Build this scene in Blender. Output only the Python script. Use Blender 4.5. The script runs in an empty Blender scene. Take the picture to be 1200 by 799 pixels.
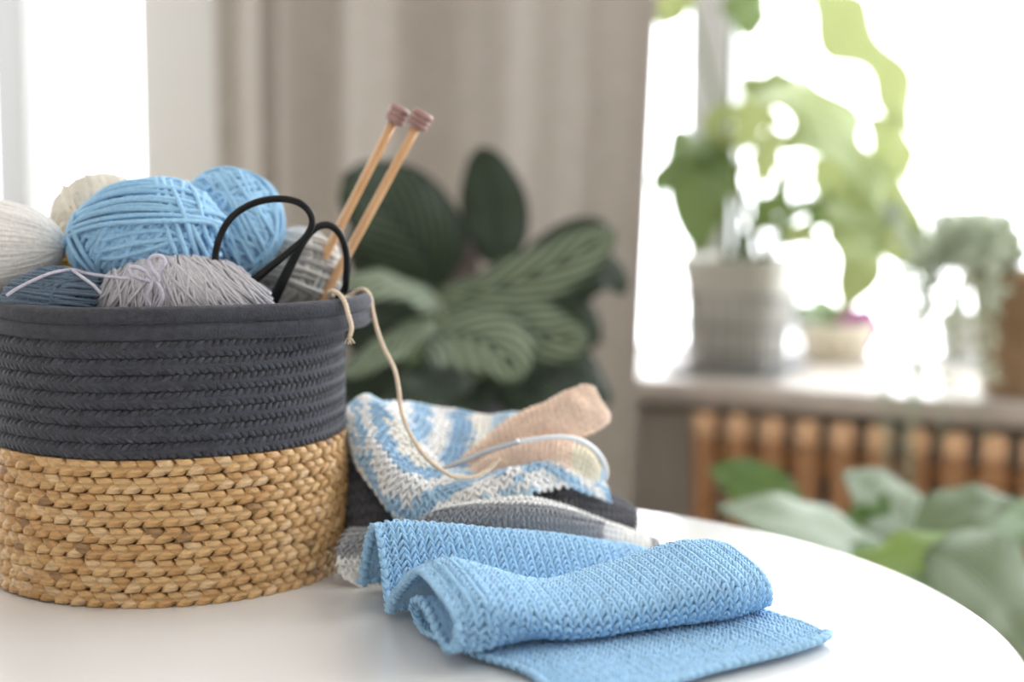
import bpy, math, random
import numpy as np
from mathutils import Vector, Matrix
rng = np.random.default_rng(7)
random.seed(7)
S = bpy.context.scene
COL = S.collection
PI = math.pi

# ------------------------------------------------------------------ camera, sky, exposure
CAMZ, FPX, HOR = 0.998, 55.0 / 36.0 * 1200, 215.0
PITCH = math.atan((399.5 - HOR) / FPX)
cam_data = bpy.data.cameras.new('camera'); cam = bpy.data.objects.new('camera', cam_data); COL.objects.link(cam)
cam.location = (0, 0, CAMZ); cam.rotation_euler = (PI / 2 - PITCH, 0, 0)
cam_data.lens = 55; cam_data.sensor_width = 36; cam_data.clip_start = 0.02; cam_data.clip_end = 500
cam_data.dof.use_dof = True; cam_data.dof.focus_distance = 0.895; cam_data.dof.aperture_fstop = 2.9
S.camera = cam
world = bpy.data.worlds.new('overcast_sky'); S.world = world; world.use_nodes = True
bg = world.node_tree.nodes['Background']
bg.inputs[0].default_value = (0.95, 0.975, 1.0, 1); bg.inputs[1].default_value = 3.7
S.view_settings.view_transform = 'Standard'; S.view_settings.look = 'None'
S.view_settings.gamma = 1.0; S.view_settings.use_curve_mapping = False
S.view_settings.exposure = 1.15
S.cycles.max_bounces = 10; S.cycles.diffuse_bounces = 6; S.cycles.transparent_max_bounces = 12
S.cycles.use_denoising = True

# window wall frame: a runs along the wall, b runs outwards
TH = math.radians(30)
W0 = np.array([0.182, 2.225]); WU = np.array([math.cos(TH), -math.sin(TH)]); WN = np.array([math.sin(TH), math.cos(TH)])
def WP(a, b, z): p = W0 + WU * a + WN * b; return np.array([p[0], p[1], z])

def portal(name, centre, sx, sz, direction):
    l = bpy.data.lights.new(name, 'AREA'); l.shape = 'RECTANGLE'; l.size = sx; l.size_y = sz; l.cycles.is_portal = True
    o = bpy.data.objects.new(name, l); COL.objects.link(o); o.location = centre
    o.rotation_euler = Vector(direction).to_track_quat('-Z', 'Y').to_euler()
portal('daylight_portal_right', WP(1.30, 0.46, 1.56), 3.2, 1.8, (-WN[0], -WN[1], 0))
portal('daylight_portal_left', WP(-1.39, 0.27, 1.28), 1.22, 2.34, (-WN[0], -WN[1], 0))
portal('daylight_portal_side', WP(-2.56, -1.0, 1.55), 1.2, 1.6, (WU[0], WU[1], 0))

# ------------------------------------------------------------------ pixel helpers (true depth given each time)
_c, _s = math.cos(PITCH), math.sin(PITCH)
def ray(px, py):
    xc, yc = (px - 600) / FPX, (399.5 - py) / FPX
    return np.array([xc, _c + yc * _s, -_s + yc * _c])
def at(px, py, d):
    r = ray(px, py); k = d / r[1]; return np.array([0, 0, CAMZ]) + r * k
def onz(px, py, z):
    r = ray(px, py); return np.array([0, 0, CAMZ]) + r * ((z - CAMZ) / r[2])

# ------------------------------------------------------------------ materials
def lin(h):
    if isinstance(h, str):
        h = [int(h[i:i + 2], 16) / 255 for i in (0, 2, 4)]
    return tuple(((c + 0.055) / 1.055) ** 2.4 if c > 0.04045 else c / 12.92 for c in h)
MATS = {}
def mat(name, col='cccccc', rough=0.6, col2=None, nscale=30, bump=0, bscale=200, attr=False, sheen=0, spec=0.5,
        metal=0, trans=0, coat=0, stretch=None, vary=0.0):
    if name in MATS: return MATS[name]
    m = bpy.data.materials.new(name); m.use_nodes = True; nt = m.node_tree; N, L = nt.nodes, nt.links
    p = N['Principled BSDF']; out = N['Material Output']
    p.inputs['Roughness'].default_value = rough; p.inputs['Metallic'].default_value = metal
    p.inputs['Specular IOR Level'].default_value = spec; p.inputs['Coat Weight'].default_value = coat
    if sheen: p.inputs['Sheen Weight'].default_value = sheen; p.inputs['Sheen Roughness'].default_value = 0.5
    c1 = lin(col); p.inputs['Base Color'].default_value = (*c1, 1)
    tc = N.new('ShaderNodeTexCoord'); vec = tc.outputs['Object']
    if stretch:
        mp = N.new('ShaderNodeMapping'); mp.inputs['Scale'].default_value = stretch; L.new(vec, mp.inputs[0]); vec = mp.outputs[0]
    src = None
    if attr:
        at_ = N.new('ShaderNodeAttribute'); at_.attribute_name = 'Col'; src = at_.outputs['Color']
    nz = N.new('ShaderNodeTexNoise'); nz.inputs['Scale'].default_value = nscale; nz.inputs['Detail'].default_value = 3
    L.new(vec, nz.inputs['Vector'])
    if col2 or attr:
        mx = N.new('ShaderNodeMix'); mx.data_type = 'RGBA'
        rp = N.new('ShaderNodeMapRange'); rp.inputs[1].default_value = 0.35; rp.inputs[2].default_value = 0.65
        L.new(nz.outputs['Fac'], rp.inputs[0]); L.new(rp.outputs[0], mx.inputs['Factor'])
        if attr:
            mx.blend_type = 'MULTIPLY'; L.new(src, mx.inputs['A']); v = 1 - (vary or 0.12); mx.inputs['B'].default_value = (v, v, v, 1)
        else:
            mx.inputs['A'].default_value = (*c1, 1); mx.inputs['B'].default_value = (*lin(col2), 1)
        L.new(mx.outputs['Result'], p.inputs['Base Color']); src = mx.outputs['Result']
    if bump:
        bn = N.new('ShaderNodeTexNoise'); bn.inputs['Scale'].default_value = bscale; bn.inputs['Detail'].default_value = 2
        L.new(vec, bn.inputs['Vector'])
        b = N.new('ShaderNodeBump'); b.inputs['Strength'].default_value = bump; b.inputs['Distance'].default_value = 0.001
        L.new(bn.outputs['Fac'], b.inputs['Height']); L.new(b.outputs[0], p.inputs['Normal'])
    if trans:
        t = N.new('ShaderNodeBsdfTranslucent'); ms = N.new('ShaderNodeMixShader'); ms.inputs[0].default_value = trans
        if src: L.new(src, t.inputs[0])
        else: t.inputs[0].default_value = (*c1, 1)
        L.new(p.outputs[0], ms.inputs[1]); L.new(t.outputs[0], ms.inputs[2]); L.new(ms.outputs[0], out.inputs[0])
    MATS[name] = m; return m

def leaf_mat(name, dark, pale, freq, slant, mix=0.6, rough=0.35, trans=0.15, spec=0.5, tint=None, coat=0.0):
    """veined leaf: lateral bands in the leaf's own u/v"""
    m = bpy.data.materials.new(name); m.use_nodes = True; nt = m.node_tree; N, L = nt.nodes, nt.links
    p = N['Principled BSDF']; out = N['Material Output']; p.inputs['Roughness'].default_value = rough
    p.inputs['Specular IOR Level'].default_value = spec; p.inputs['Coat Weight'].default_value = coat
    uv = N.new('ShaderNodeUVMap'); uv.uv_map = 'UVMap'; sp = N.new('ShaderNodeSeparateXYZ'); L.new(uv.outputs[0], sp.inputs[0])
    def mth(op, a, b=None):
        n = N.new('ShaderNodeMath'); n.operation = op
        for i, x in enumerate((a, b)):
            if x is None: continue
            if isinstance(x, (int, float)): n.inputs[i].default_value = x
            else: L.new(x, n.inputs[i])
        return n.outputs[0]
    v = mth('ABSOLUTE', mth('SUBTRACT', sp.outputs[1], 0.5))
    ph = mth('MULTIPLY', mth('SUBTRACT', sp.outputs[0], mth('MULTIPLY', v, slant)), freq)
    s = mth('MULTIPLY', mth('ADD', mth('SINE', ph), 1.0), 0.5)
    edge = N.new('ShaderNodeMapRange'); edge.inputs[1].default_value = 0.5; edge.inputs[2].default_value = 0.38; L.new(v, edge.inputs[0])
    mid = N.new('ShaderNodeMapRange'); mid.inputs[1].default_value = 0.0; mid.inputs[2].default_value = 0.05; L.new(v, mid.inputs[0])
    f = mth('MULTIPLY', mth('MULTIPLY', mth('MULTIPLY', s, edge.outputs[0]), mid.outputs[0]), mix)
    mx = N.new('ShaderNodeMix'); mx.data_type = 'RGBA'; L.new(f, mx.inputs['Factor'])
    mx.inputs['A'].default_value = (*lin(dark), 1); mx.inputs['B'].default_value = (*lin(pale), 1)
    L.new(mx.outputs['Result'], p.inputs['Base Color'])
    b = N.new('ShaderNodeBump'); b.inputs['Strength'].default_value = 0.35; b.inputs['Distance'].default_value = 0.002
    L.new(s, b.inputs['Height']); L.new(b.outputs[0], p.inputs['Normal'])
    t = N.new('ShaderNodeBsdfTranslucent'); t.inputs[0].default_value = (*lin(tint or pale), 1)
    ms = N.new('ShaderNodeMixShader'); ms.inputs[0].default_value = trans
    L.new(p.outputs[0], ms.inputs[1]); L.new(t.outputs[0], ms.inputs[2]); L.new(ms.outputs[0], out.inputs[0])
    MATS[name] = m; return m

# ------------------------------------------------------------------ mesh helpers
class MB:
    def __init__(self): self.V, self.F, self.C, self.UV, self.n = [], [], [], [], 0
    def add(self, v, f, col=None, uv=None):
        v = np.asarray(v, float).reshape(-1, 3)
        self.V.append(v); self.F.extend([tuple(int(i) + self.n for i in q) for q in f]); self.n += len(v)
        c = np.ones((len(v), 4))
        if col is not None:
            col = np.asarray(col, float)
            c[:, :3] = col
        self.C.append(c)
        self.UV.append(np.zeros((len(v), 2)) if uv is None else np.asarray(uv, float))
        return self
    def addn(self, v, f, col):         # many copies at once: v (k,n,3), f list of template faces, col (k,3)
        k, n, _ = v.shape; base = self.n
        fa = np.asarray(f); allf = (fa[None] + (np.arange(k) * n)[:, None, None] + base).reshape(-1, fa.shape[1])
        self.V.append(v.reshape(-1, 3)); self.F.extend(map(tuple, allf.tolist())); self.n += k * n
        c = np.ones((k * n, 4)); c[:, :3] = np.repeat(np.asarray(col, float), n, axis=0); self.C.append(c)
        self.UV.append(np.zeros((k * n, 2))); return self
    def build(self, name, material, parent=None, smooth=True, uv=False):
        v = np.concatenate(self.V); off = WORLD.get(parent.name, np.zeros(3)) if parent else np.zeros(3)
        me = bpy.data.meshes.new(name); me.from_pydata((v - off).tolist(), [], self.F)
        if smooth: me.polygons.foreach_set('use_smooth', np.ones(len(me.polygons), bool))
        ca = me.color_attributes.new('Col', 'FLOAT_COLOR', 'POINT'); ca.data.foreach_set('color', np.concatenate(self.C).ravel())
        if uv:
            ul = me.uv_layers.new(name='UVMap'); li = np.zeros(len(me.loops), int); me.loops.foreach_get('vertex_index', li)
            ul.data.foreach_set('uv', np.concatenate(self.UV)[li].ravel())
        me.materials.append(MATS[material] if isinstance(material, str) else material); me.update()
        o = bpy.data.objects.new(name, me); COL.objects.link(o)
        if parent: o.parent = parent; WORLD[o.name] = off
        else: WORLD[o.name] = np.zeros(3)
        return o
WORLD = {}
def tag(o, label, cat, group=None):
    o['label'] = label; o['category'] = cat
    if group: o['group'] = group
    return o
def thing(name, loc, label, cat, group=None):
    o = bpy.data.objects.new(name, None); COL.objects.link(o); o.location = tuple(loc); o.empty_display_size = 0.02
    WORLD[o.name] = np.array(loc, float); return tag(o, label, cat, group)
def struct(o): o['kind'] = 'structure'; return o

def unit(v): v = np.asarray(v, float); return v / (np.linalg.norm(v) + 1e-12)
def boxv(a0, a1, b0, b1, z0, z1, fn=WP):
    v = [fn(a, b, z) for z in (z0, z1) for b in (b0, b1) for a in (a0, a1)]
    return v, [(0, 2, 3, 1), (4, 5, 7, 6), (0, 1, 5, 4), (2, 6, 7, 3), (0, 4, 6, 2), (1, 3, 7, 5)]
def bev_box(a0, a1, b0, b1, z0, z1, r, fn=WP):
    """box with chamfered vertical and horizontal edges"""
    vs = []; e = [(a0, a1), (b0, b1), (z0, z1)]
    import itertools
    idx = {}
    for c in itertools.product((0, 1), repeat=3):
        for ax in range(3):
            p = [e[k][c[k]] for k in range(3)]
            for k in range(3):
                if k != ax: p[k] += r if c[k] == 0 else -r
            idx[(c, ax)] = len(vs); vs.append(fn(*p))
    F = []
    for ax in range(3):
        o = [k for k in range(3) if k != ax]
        for sd in (0, 1):
            q = []
            for (i, j) in ((0, 0), (1, 0), (1, 1), (0, 1)):
                c = [0, 0, 0]; c[ax] = sd; c[o[0]] = i; c[o[1]] = j; q.append(idx[(tuple(c), ax)])
            F.append(tuple(q))
    for k in range(3):      # edges along axis k
        o = [x for x in range(3) if x != k]
        for i in (0, 1):
            for j in (0, 1):
                c0 = [0, 0, 0]; c1 = [0, 0, 0]; c1[k] = 1
                for c in (c0, c1): c[o[0]] = i; c[o[1]] = j
                F.append((idx[(tuple(c0), o[0])], idx[(tuple(c1), o[0])], idx[(tuple(c1), o[1])], idx[(tuple(c0), o[1])]))
    for c in itertools.product((0, 1), repeat=3): F.append(tuple(idx[(c, ax)] for ax in range(3)))
    return vs, F
def XYZ(x, y, z): return np.array([x, y, z])
def lathe(profile, centre, seg=64, fn=None):
    v, f = [], []
    for r, z in profile:
        for k in range(seg):
            t = 2 * PI * k / seg; v.append((centre[0] + r * math.cos(t), centre[1] + r * math.sin(t), centre[2] + z))
    for i in range(len(profile) - 1):
        for k in range(seg):
            k2 = (k + 1) % seg; f.append((i * seg + k, i * seg + k2, (i + 1) * seg + k2, (i + 1) * seg + k))
    return v, f
def cr(P, n, closed=False):
    """Catmull-Rom through P, n samples, even in arc length"""
    P = np.asarray(P, float)
    if closed: Q = np.concatenate([P[-1:], P, P[:2]])
    else: Q = np.concatenate([2 * P[:1] - P[1:2], P, 2 * P[-1:] - P[-2:-1]])
    m = len(Q) - 3; t = np.linspace(0, m, m * 24 + 1); i = np.minimum(t.astype(int), m - 1); u = (t - i)[:, None]
    p0, p1, p2, p3 = Q[i], Q[i + 1], Q[i + 2], Q[i + 3]
    X = 0.5 * (2 * p1 + (p2 - p0) * u + (2 * p0 - 5 * p1 + 4 * p2 - p3) * u ** 2 + (3 * p1 - p0 - 3 * p2 + p3) * u ** 3)
    s = np.concatenate([[0], np.cumsum(np.linalg.norm(np.diff(X, axis=0), axis=1))])
    g = np.linspace(0, s[-1], n + 1)[:-1] if closed else np.linspace(0, s[-1], n)
    return np.stack([np.interp(g, s, X[:, k]) for k in range(X.shape[1])], 1)
def tube(P, r, sides=8, closed=False, flat=1.0):
    P = np.asarray(P, float); n = len(P); r = np.broadcast_to(np.asarray(r, float), (n,))
    T = (np.roll(P, -1, 0) - np.roll(P, 1, 0)) if closed else np.gradient(P, axis=0)
    T /= np.linalg.norm(T, axis=1)[:, None] + 1e-12
    a = unit(np.cross(T[0], [0.31, 0.17, 0.93])); A = [a]
    for i in range(1, n):
        a = a - T[i] * a.dot(T[i]); a = unit(a); A.append(a)
    A = np.array(A); B = np.cross(T, A); th = np.arange(sides) * 2 * PI / sides
    V = P[:, None] + r[:, None, None] * (np.cos(th)[None, :, None] * A[:, None] + flat * np.sin(th)[None, :, None] * B[:, None])
    F = []
    for i in range(n if closed else n - 1):
        j = (i + 1) % n
        for k in range(sides):
            k2 = (k + 1) % sides; F.append((i * sides + k, i * sides + k2, j * sides + k2, j * sides + k))
    if not closed: F.append(tuple(range(sides))[::-1]); F.append(tuple((n - 1) * sides + k for k in range(sides)))
    return V.reshape(-1, 3), F
def ellipsoid(nu=6, nv=4, pointy=0.0):
    """closed unit ellipsoid, long axis y, quads only (poles closed by tiny rings)"""
    V, F = [], []
    for i in range(nv + 1):
        ph = -PI / 2 + PI * i / nv; y = math.sin(ph); c = max(math.cos(ph), 0.06)
        c = c ** (1 + pointy)
        for k in range(nu):
            t = 2 * PI * k / nu; V.append((c * math.cos(t), y, c * math.sin(t)))
    for i in range(nv):
        for k in range(nu):
            k2 = (k + 1) % nu; F.append((i * nu + k, (i + 1) * nu + k, (i + 1) * nu + k2, i * nu + k2))
    return np.array(V), F

# ------------------------------------------------------------------ the room
mat('wall_paint', 'd9d3ca', 0.85, 'd2cbc1', 3, 0.1, 60)
mat('white_paint', 'eeeeec', 0.7)
mat('floor_wood', 'b5a58f', 0.45, 'a08f78', 6, stretch=(1, 12, 1))
mat('white_plastic', 'b6b8ba', 0.45)
mat('casing_paint', 'c4c2bd', 0.5)
mat('sill_stone', 'bdb4ac', 0.3, 'b3a9a1', 12)
mat('curtain_cloth', 'b3aca5', 0.9, 'ada69e', 40, 0.3, 900, sheen=0.2)
glass = bpy.data.materials.new('window_glass'); glass.use_nodes = True; _n = glass.node_tree
for x in list(_n.nodes): _n.nodes.remove(x)
_o = _n.nodes.new('ShaderNodeOutputMaterial'); _m = _n.nodes.new('ShaderNodeMixShader'); _t = _n.nodes.new('ShaderNodeBsdfTransparent')
_g = _n.nodes.new('ShaderNodeBsdfGlossy'); _g.inputs['Roughness'].default_value = 0.02; _m.inputs[0].default_value = 0.06
_n.links.new(_t.outputs[0], _m.inputs[1]); _n.links.new(_g.outputs[0], _m.inputs[2]); _n.links.new(_m.outputs[0], _o.inputs[0])
MATS['window_glass'] = glass

A0, A1, B0, HC = -2.4, 3.5, -4.2, 2.7
def sbox(name, m, *args, parent=None):
    v, f = boxv(*args); o = MB().add(v, f).build(name, m, parent, smooth=False)
    if not parent: struct(o)
    return o
sbox('floor', 'floor_wood', A0 - .2, A1 + .2, B0 - .2, 0.5, -0.05, 0)
sbox('ceiling', 'white_paint', A0 - .2, A1 + .2, B0 - .2, 0.5, HC, HC + .1)
mb = MB()
for q in ((A0 - .2, -2.0, .05, .3, 0, HC), (-.78, -.30, .05, .5, 0, HC), (2.9, A1 + .2, .05, .3, 0, HC),
          (-2.0, -.78, .05, .3, 2.45, HC), (-.30, 2.9, .05, .5, 2.45, HC), (-.30, 2.9, .13, .5, 0, .66), (-2.0, -.78, .05, .3, 0, .1)):
    mb.add(*boxv(*q))
struct(mb.build('wall_back', 'wall_paint', smooth=False))
mb = MB()
for q in ((A0 - .2, A0, B0, -1.6, 0, HC), (A0 - .2, A0, -.4, .05, 0, HC), (A0 - .2, A0, -1.6, -.4, 0, .75), (A0 - .2, A0, -1.6, -.4, 2.35, HC)):
    mb.add(*boxv(*q))
struct(mb.build('wall_left', 'white_paint', smooth=False))
sbox('wall_right', 'white_paint', A1, A1 + .2, B0, .05, 0, HC)
sbox('wall_front', 'white_paint', A0 - .2, A1 + .2, B0 - .2, B0, 0, HC)

def window(name, a0, a1, z0, z1, mull, fw=0.07, bar=0.055, fn=WP, b=(0.15, 0.21)):
    mb = MB()
    for q in ((a0, a0 + fw, *b, z0, z1), (a1 - fw, a1, *b, z0, z1), (a0 + fw, a1 - fw, *b, z0, z0 + fw), (a0 + fw, a1 - fw, *b, z1 - fw, z1)):
        mb.add(*bev_box(*q, 0.006, fn))
    w = struct(mb.build(name, 'white_plastic', smooth=False))
    xs = [a0 + fw] + mull + [a1 - fw]
    for x in mull: MB().add(*bev_box(x - bar / 2, x + bar / 2, *b, z0 + fw, z1 - fw, 0.006, fn)).build('mullion', 'white_plastic', w, smooth=False)
    bm_ = (b[0] + b[1]) / 2
    for i in range(len(xs) - 1):
        l = xs[i] + (bar / 2 if i else 0); r = xs[i + 1] - (bar / 2 if i < len(xs) - 2 else 0)
        MB().add(*boxv(l - .004, r + .004, bm_ - .004, bm_ + .004, z0 + fw - .004, z1 - fw + .004, fn)).build('pane', 'window_glass', w, smooth=False)
    return w
window('window_1', -.30, 2.9, .665, 2.45, [-.05, 1.6], b=(.36, .42), bar=.075, fw=.06)
window('window_2', -2.0, -.78, .1, 2.45, [-1.33], 0.06, 0.10, b=(0.06, 0.13))
window('window_3', -1.6, -.4, .75, 2.35, [-1.0], fn=lambda a, b, z: WP(A0 - b + 0.02, a, z))
# inner casing of the balcony window, seen beside the curtain
mb = MB()
mb.add(*bev_box(-.925, -.70, .0, .06, 0, 2.5, .008)); mb.add(*bev_box(-.98, -.925, .03, .09, .1, 2.45, .006))
struct(mb.build('trim_1', 'casing_paint', smooth=False))
v, f = bev_box(-.30, 2.9, 0.0, .37, .687, .72, .006)
sill = struct(MB().add(v, f).build('window_sill', 'sill_stone', smooth=False))
sill.name = 'trim_2'

# far buildings outside
mat('far_render', 'e9dcd6', 0.9); mat('far_roof', 'c9a79c', 0.9); mat('far_glass', 'b8bcc8', 0.3); mat('far_violet', 'd8d2de', 0.9)
def building(a0, a1, b0, b1, z0, z1, m, label, nw, nf):
    t = thing('apartment_building', WP((a0 + a1) / 2, b0, z0), label, 'building')
    MB().add(*boxv(a0, a1, b0, b1, z0, z1)).build('wall', m, t, smooth=False)
    MB().add(*boxv(a0 - .5, a1 + .5, b0 - .5, b1 + .5, z1, z1 + 1.2)).build('roof', 'far_roof', t, smooth=False)
    w = (a1 - a0) / nw; h = (z1 - z0) / nf
    for i in range(nw):
        for k in range(nf // 2, nf):
            MB().add(*boxv(a0 + w * (i + .3), a0 + w * (i + .7), b0 - .1, b0 + .1, z0 + h * (k + .25), z0 + h * (k + .8))).build('window', 'far_glass', t, smooth=False)
building(-6, 9, 52, 62, -24, 0.5, 'far_render', 'pale pinkish apartment block far outside with low roof', 6, 8)
building(10.5, 18, 40, 50, -24, 3.4, 'far_violet', 'taller pale lilac apartment block far outside the window', 4, 9)

# curtain on the pier between the windows
def curtain():
    na, nz_ = 260, 24; V = []; F = []; UV = []
    for j in range(nz_):
        z = 0.02 + (2.6 - 0.02) * j / (nz_ - 1)
        for i in range(na):
            s = i / (na - 1)
            a = -0.717 + s * (0.717 + 0.012 + 0.028 * (z - 0.4) / 0.6)
            w = 0.022 * math.sin(2 * PI * (3.3 * s + 0.3 * math.sin(4 * s))) + 0.005 * math.sin(2 * PI * 7.3 * s + 1.1)
            w += 0.05 * math.exp(-((s - 0.15) / 0.022) ** 2)
            V.append(WP(a, -0.07 + w, z))
    for j in range(nz_ - 1):
        for i in range(na - 1): k = j * na + i; F.append((k, k + 1, k + na + 1, k + na))
    t = thing('curtain', WP(-.4, -.08, 0.0), 'long grey beige curtain hanging in soft folds beside the window', 'curtain')
    MB().add(V, F).build('curtain_cloth', 'curtain_cloth', t)
    v, f = bev_box(-.83, .10, -.095, -.055, 2.58, 2.62, .004); MB().add(v, f).build('curtain_heading', 'curtain_cloth', t)
    P = np.array([WP(a, -.075, 2.64) for a in np.linspace(-2.2, 3.2, 20)])
    r = thing('curtain_rod', WP(.5, -.075, 2.64), 'slim white curtain rod running above both windows', 'curtain rod')
    MB().add(*tube(P, .012, 10)).build('rod', 'white_plastic', r)
    for a in (-2.1, .4, 3.1):
        MB().add(*boxv(a - .01, a + .01, -.075, .05, 2.63, 2.65)).build('bracket', 'white_plastic', r, smooth=False)
curtain()

# radiator and its slatted wooden cover
mat('slat_end_pale', 'dcb48e', 0.5, 'd2a880', 30)  # paler tone than the slats, for the blocks over their tops
mat('radiator_paint', '8f9194', 0.4); mat('slat_wood', 'a97c55', 0.5, '976b46', 25, 0.15, 80, stretch=(1, 1, .12))
t = thing('radiator', WP(1.2, .09, .1), 'grey column radiator behind the wooden slatted cover', 'radiator')
for k in range(34):
    a = .16 + k * .062
    v, f = bev_box(a, a + .045, .055, .115, .1, .60, .008); MB().add(v, f).build('column', 'radiator_paint', t, smooth=False)
MB().add(*bev_box(.15, 2.27, .07, .1, .55, .58, .004)).build('header_pipe', 'radiator_paint', t, smooth=False)
MB().add(*bev_box(.15, 2.27, .07, .1, .0, .14, .004)).build('foot_rail', 'radiator_paint', t, smooth=False)
t = thing('radiator_cover', WP(1.2, .02, 0), 'honey brown wooden slat cover standing in front of the radiator', 'radiator cover')
def slat(a):
    w = .029; z1, z2 = .668, .660
    prof = [(-.022, 0), (-.022, z2), (-.016, z1), (.0, z1), (.0, 0)]
    v = [WP(x, b, z) for x in (a, a + w) for b, z in prof]; n = 5
    f = [tuple(range(n))[::-1], tuple(range(n, 2 * n))] + [(i, (i + 1) % n, n + (i + 1) % n, n + i) for i in range(n)]
    return v, f
v, f = slat(0.0); me0 = None
for k in range(44):
    if me0 is None:
        o = MB().add(*slat(.095)).build('slat', 'slat_wood', t, smooth=False); me0 = o
        e0 = MB().add(*bev_box(.0945, .1245, -.026, -.001, .648, .679, .004)).build('slat_end', 'slat_end_pale', o, smooth=False)
    else:
        o = me0.copy(); COL.objects.link(o); d = WU * k * .0495; o.location = (d[0], d[1], 0); o.parent = t
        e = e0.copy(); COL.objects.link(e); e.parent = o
for z in (.605, .12):
    MB().add(*bev_box(.085, 2.30, .0, .018, z, z + .03, .002)).build('rail', 'slat_wood', t, smooth=False)

# ------------------------------------------------------------------ table
mat('table_white', 'dedede', 0.18, 'dbdbdb', 4, coat=0.15); mat('pedestal_white', 'e8e8e8', 0.3)
TC = (-.1133, .8576); TZ = 0.75
t = thing('round_table', (*TC, 0), 'round glossy white table carrying the basket and knitting', 'table')
R = .3897
prof = [(0.0005, -.024), (R - .012, -.024), (R - .004, -.021), (R, -.014), (R, -.008), (R - .002, -.0035), (R - .006, -.0008), (R - .011, 0), (R * .6, 0), (0.0005, 0)]
MB().add(*lathe(prof, (*TC, TZ), 160)).build('tabletop', 'table_white', t)
MB().add(*lathe([(.0005, .03), (.035, .03), (.03, .06), (.028, .4), (.03, .66), (.06, .715), (.11, .726), (.0005, .726)], (*TC, 0), 48)).build('column', 'pedestal_white', t)
MB().add(*lathe([(.0005, 0), (.24, 0), (.245, .006), (.235, .014), (.12, .026), (.0005, .032)], (*TC, 0), 64)).build('base', 'pedestal_white', t)

# ------------------------------------------------------------------ basket
mat('cotton_rope', 'ffffff', 0.95, attr=True, nscale=260, bump=0.7, bscale=700, sheen=0.15, vary=0.3)
mat('seagrass', 'ffffff', 0.45, attr=True, nscale=300, bump=0.8, bscale=700, spec=0.45, vary=0.36, stretch=(.35, 1, 1.6))
BC = np.array([-.224, 1.0105]); BH = .178; PITCHZ = .00985
bask = thing('storage_basket', (*BC, TZ), 'round basket, charcoal rope coils above braided golden seagrass, full of yarn', 'basket')
def brad(z): return .1075 + .0040 * min(1, z / .05) ** .6 - .0006 * (z / BH)
# side loops: the two topmost coils swing outwards on the right and left
AZ_H = math.radians(-14)
def bulge(az, k):
    if k < 16: return 0.0
    s = 0
    for c in (AZ_H, AZ_H + PI):
        d = (az - c + PI) % (2 * PI) - PI
        x = min(1, abs(d) / math.radians(46)); s += .0215 * (1 - x * x) ** 2
    return s
def row_wave(az, k): return .0007 * np.sin(2 * az + k * .08) + .0004 * np.sin(5 * az + k * .12)
def coil(k, seg=150):
    zc = (k + .5) * PITCHZ; rr = brad(zc); th = np.arange(seg) * 2 * PI / seg
    ring = np.array([[(rr + bulge(t_, k)) * math.cos(t_) + BC[0], (rr + bulge(t_, k)) * math.sin(t_) + BC[1], TZ + zc + row_wave(t_, k)] for t_ in th])
    return ring
DARK = np.array(lin('42444d')); 
def frame(az): return np.array([math.cos(az), math.sin(az), 0]), np.array([-math.sin(az), math.cos(az), 0])
ellT, ellF = ellipsoid(6, 4)
def coil_core(ring, ra, rz, sides=8):
    n = len(ring); T = np.roll(ring, -1, 0) - np.roll(ring, 1, 0); T /= np.linalg.norm(T, axis=1)[:, None]
    O = np.cross(T, [0, 0, 1]); O /= np.linalg.norm(O, axis=1)[:, None]
    th = np.arange(sides) * 2 * PI / sides
    V = ring[:, None] + np.cos(th)[None, :, None] * ra * O[:, None] + np.sin(th)[None, :, None] * rz * np.array([0, 0, 1])
    F = []
    for i in range(n):
        j = (i + 1) % n
        for k in range(sides): F.append((i * sides + k, i * sides + (k + 1) % sides, j * sides + (k + 1) % sides, j * sides + k))
    return V.reshape(-1, 3), F
for k in range(9, 18):
    ring = coil(k); mb = MB(); top = k >= 16
    mb.add(*coil_core(ring, .0047 if top else .0038, .0054 if top else .0051, 10), col=DARK)
    if not top:
        ns = 150
        for half in (-1, 1):
            az = (np.arange(ns) + (.5 if half > 0 else 0) + rng.uniform(-.1, .1, ns)) * 2 * PI / ns
            zc = (k + .5) * PITCHZ; rr = brad(zc)
            er = np.stack([np.cos(az), np.sin(az), 0 * az], 1); et = np.stack([-np.sin(az), np.cos(az), 0 * az], 1); ez = np.array([0, 0, 1.])
            ang = half * rng.uniform(.55, .75, ns)
            long_ = np.cos(ang)[:, None] * et + np.sin(ang)[:, None] * ez; wid = -np.sin(ang)[:, None] * et + np.cos(ang)[:, None] * ez
            nrm = er + half * .35 * ez
            wob = row_wave(az, k)
            c = np.stack([BC[0] + (rr + .0022) * np.cos(az), BC[1] + (rr + .0022) * np.sin(az), TZ + zc + wob + half * .0022], 1)
            E = ellT[None]
            V = c[:, None] + E[..., 1:2] * .0040 * long_[:, None] + E[..., 0:1] * .0021 * wid[:, None] + E[..., 2:3] * .0021 * nrm[:, None]
            mb.addn(V, ellF, DARK * rng.uniform(.75, 1.2, (ns, 1)))
    o = mb.build('rope_coil', 'cotton_rope', bask)
    if k == 9: o['label'] = 'charcoal felted cotton rope'
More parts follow.
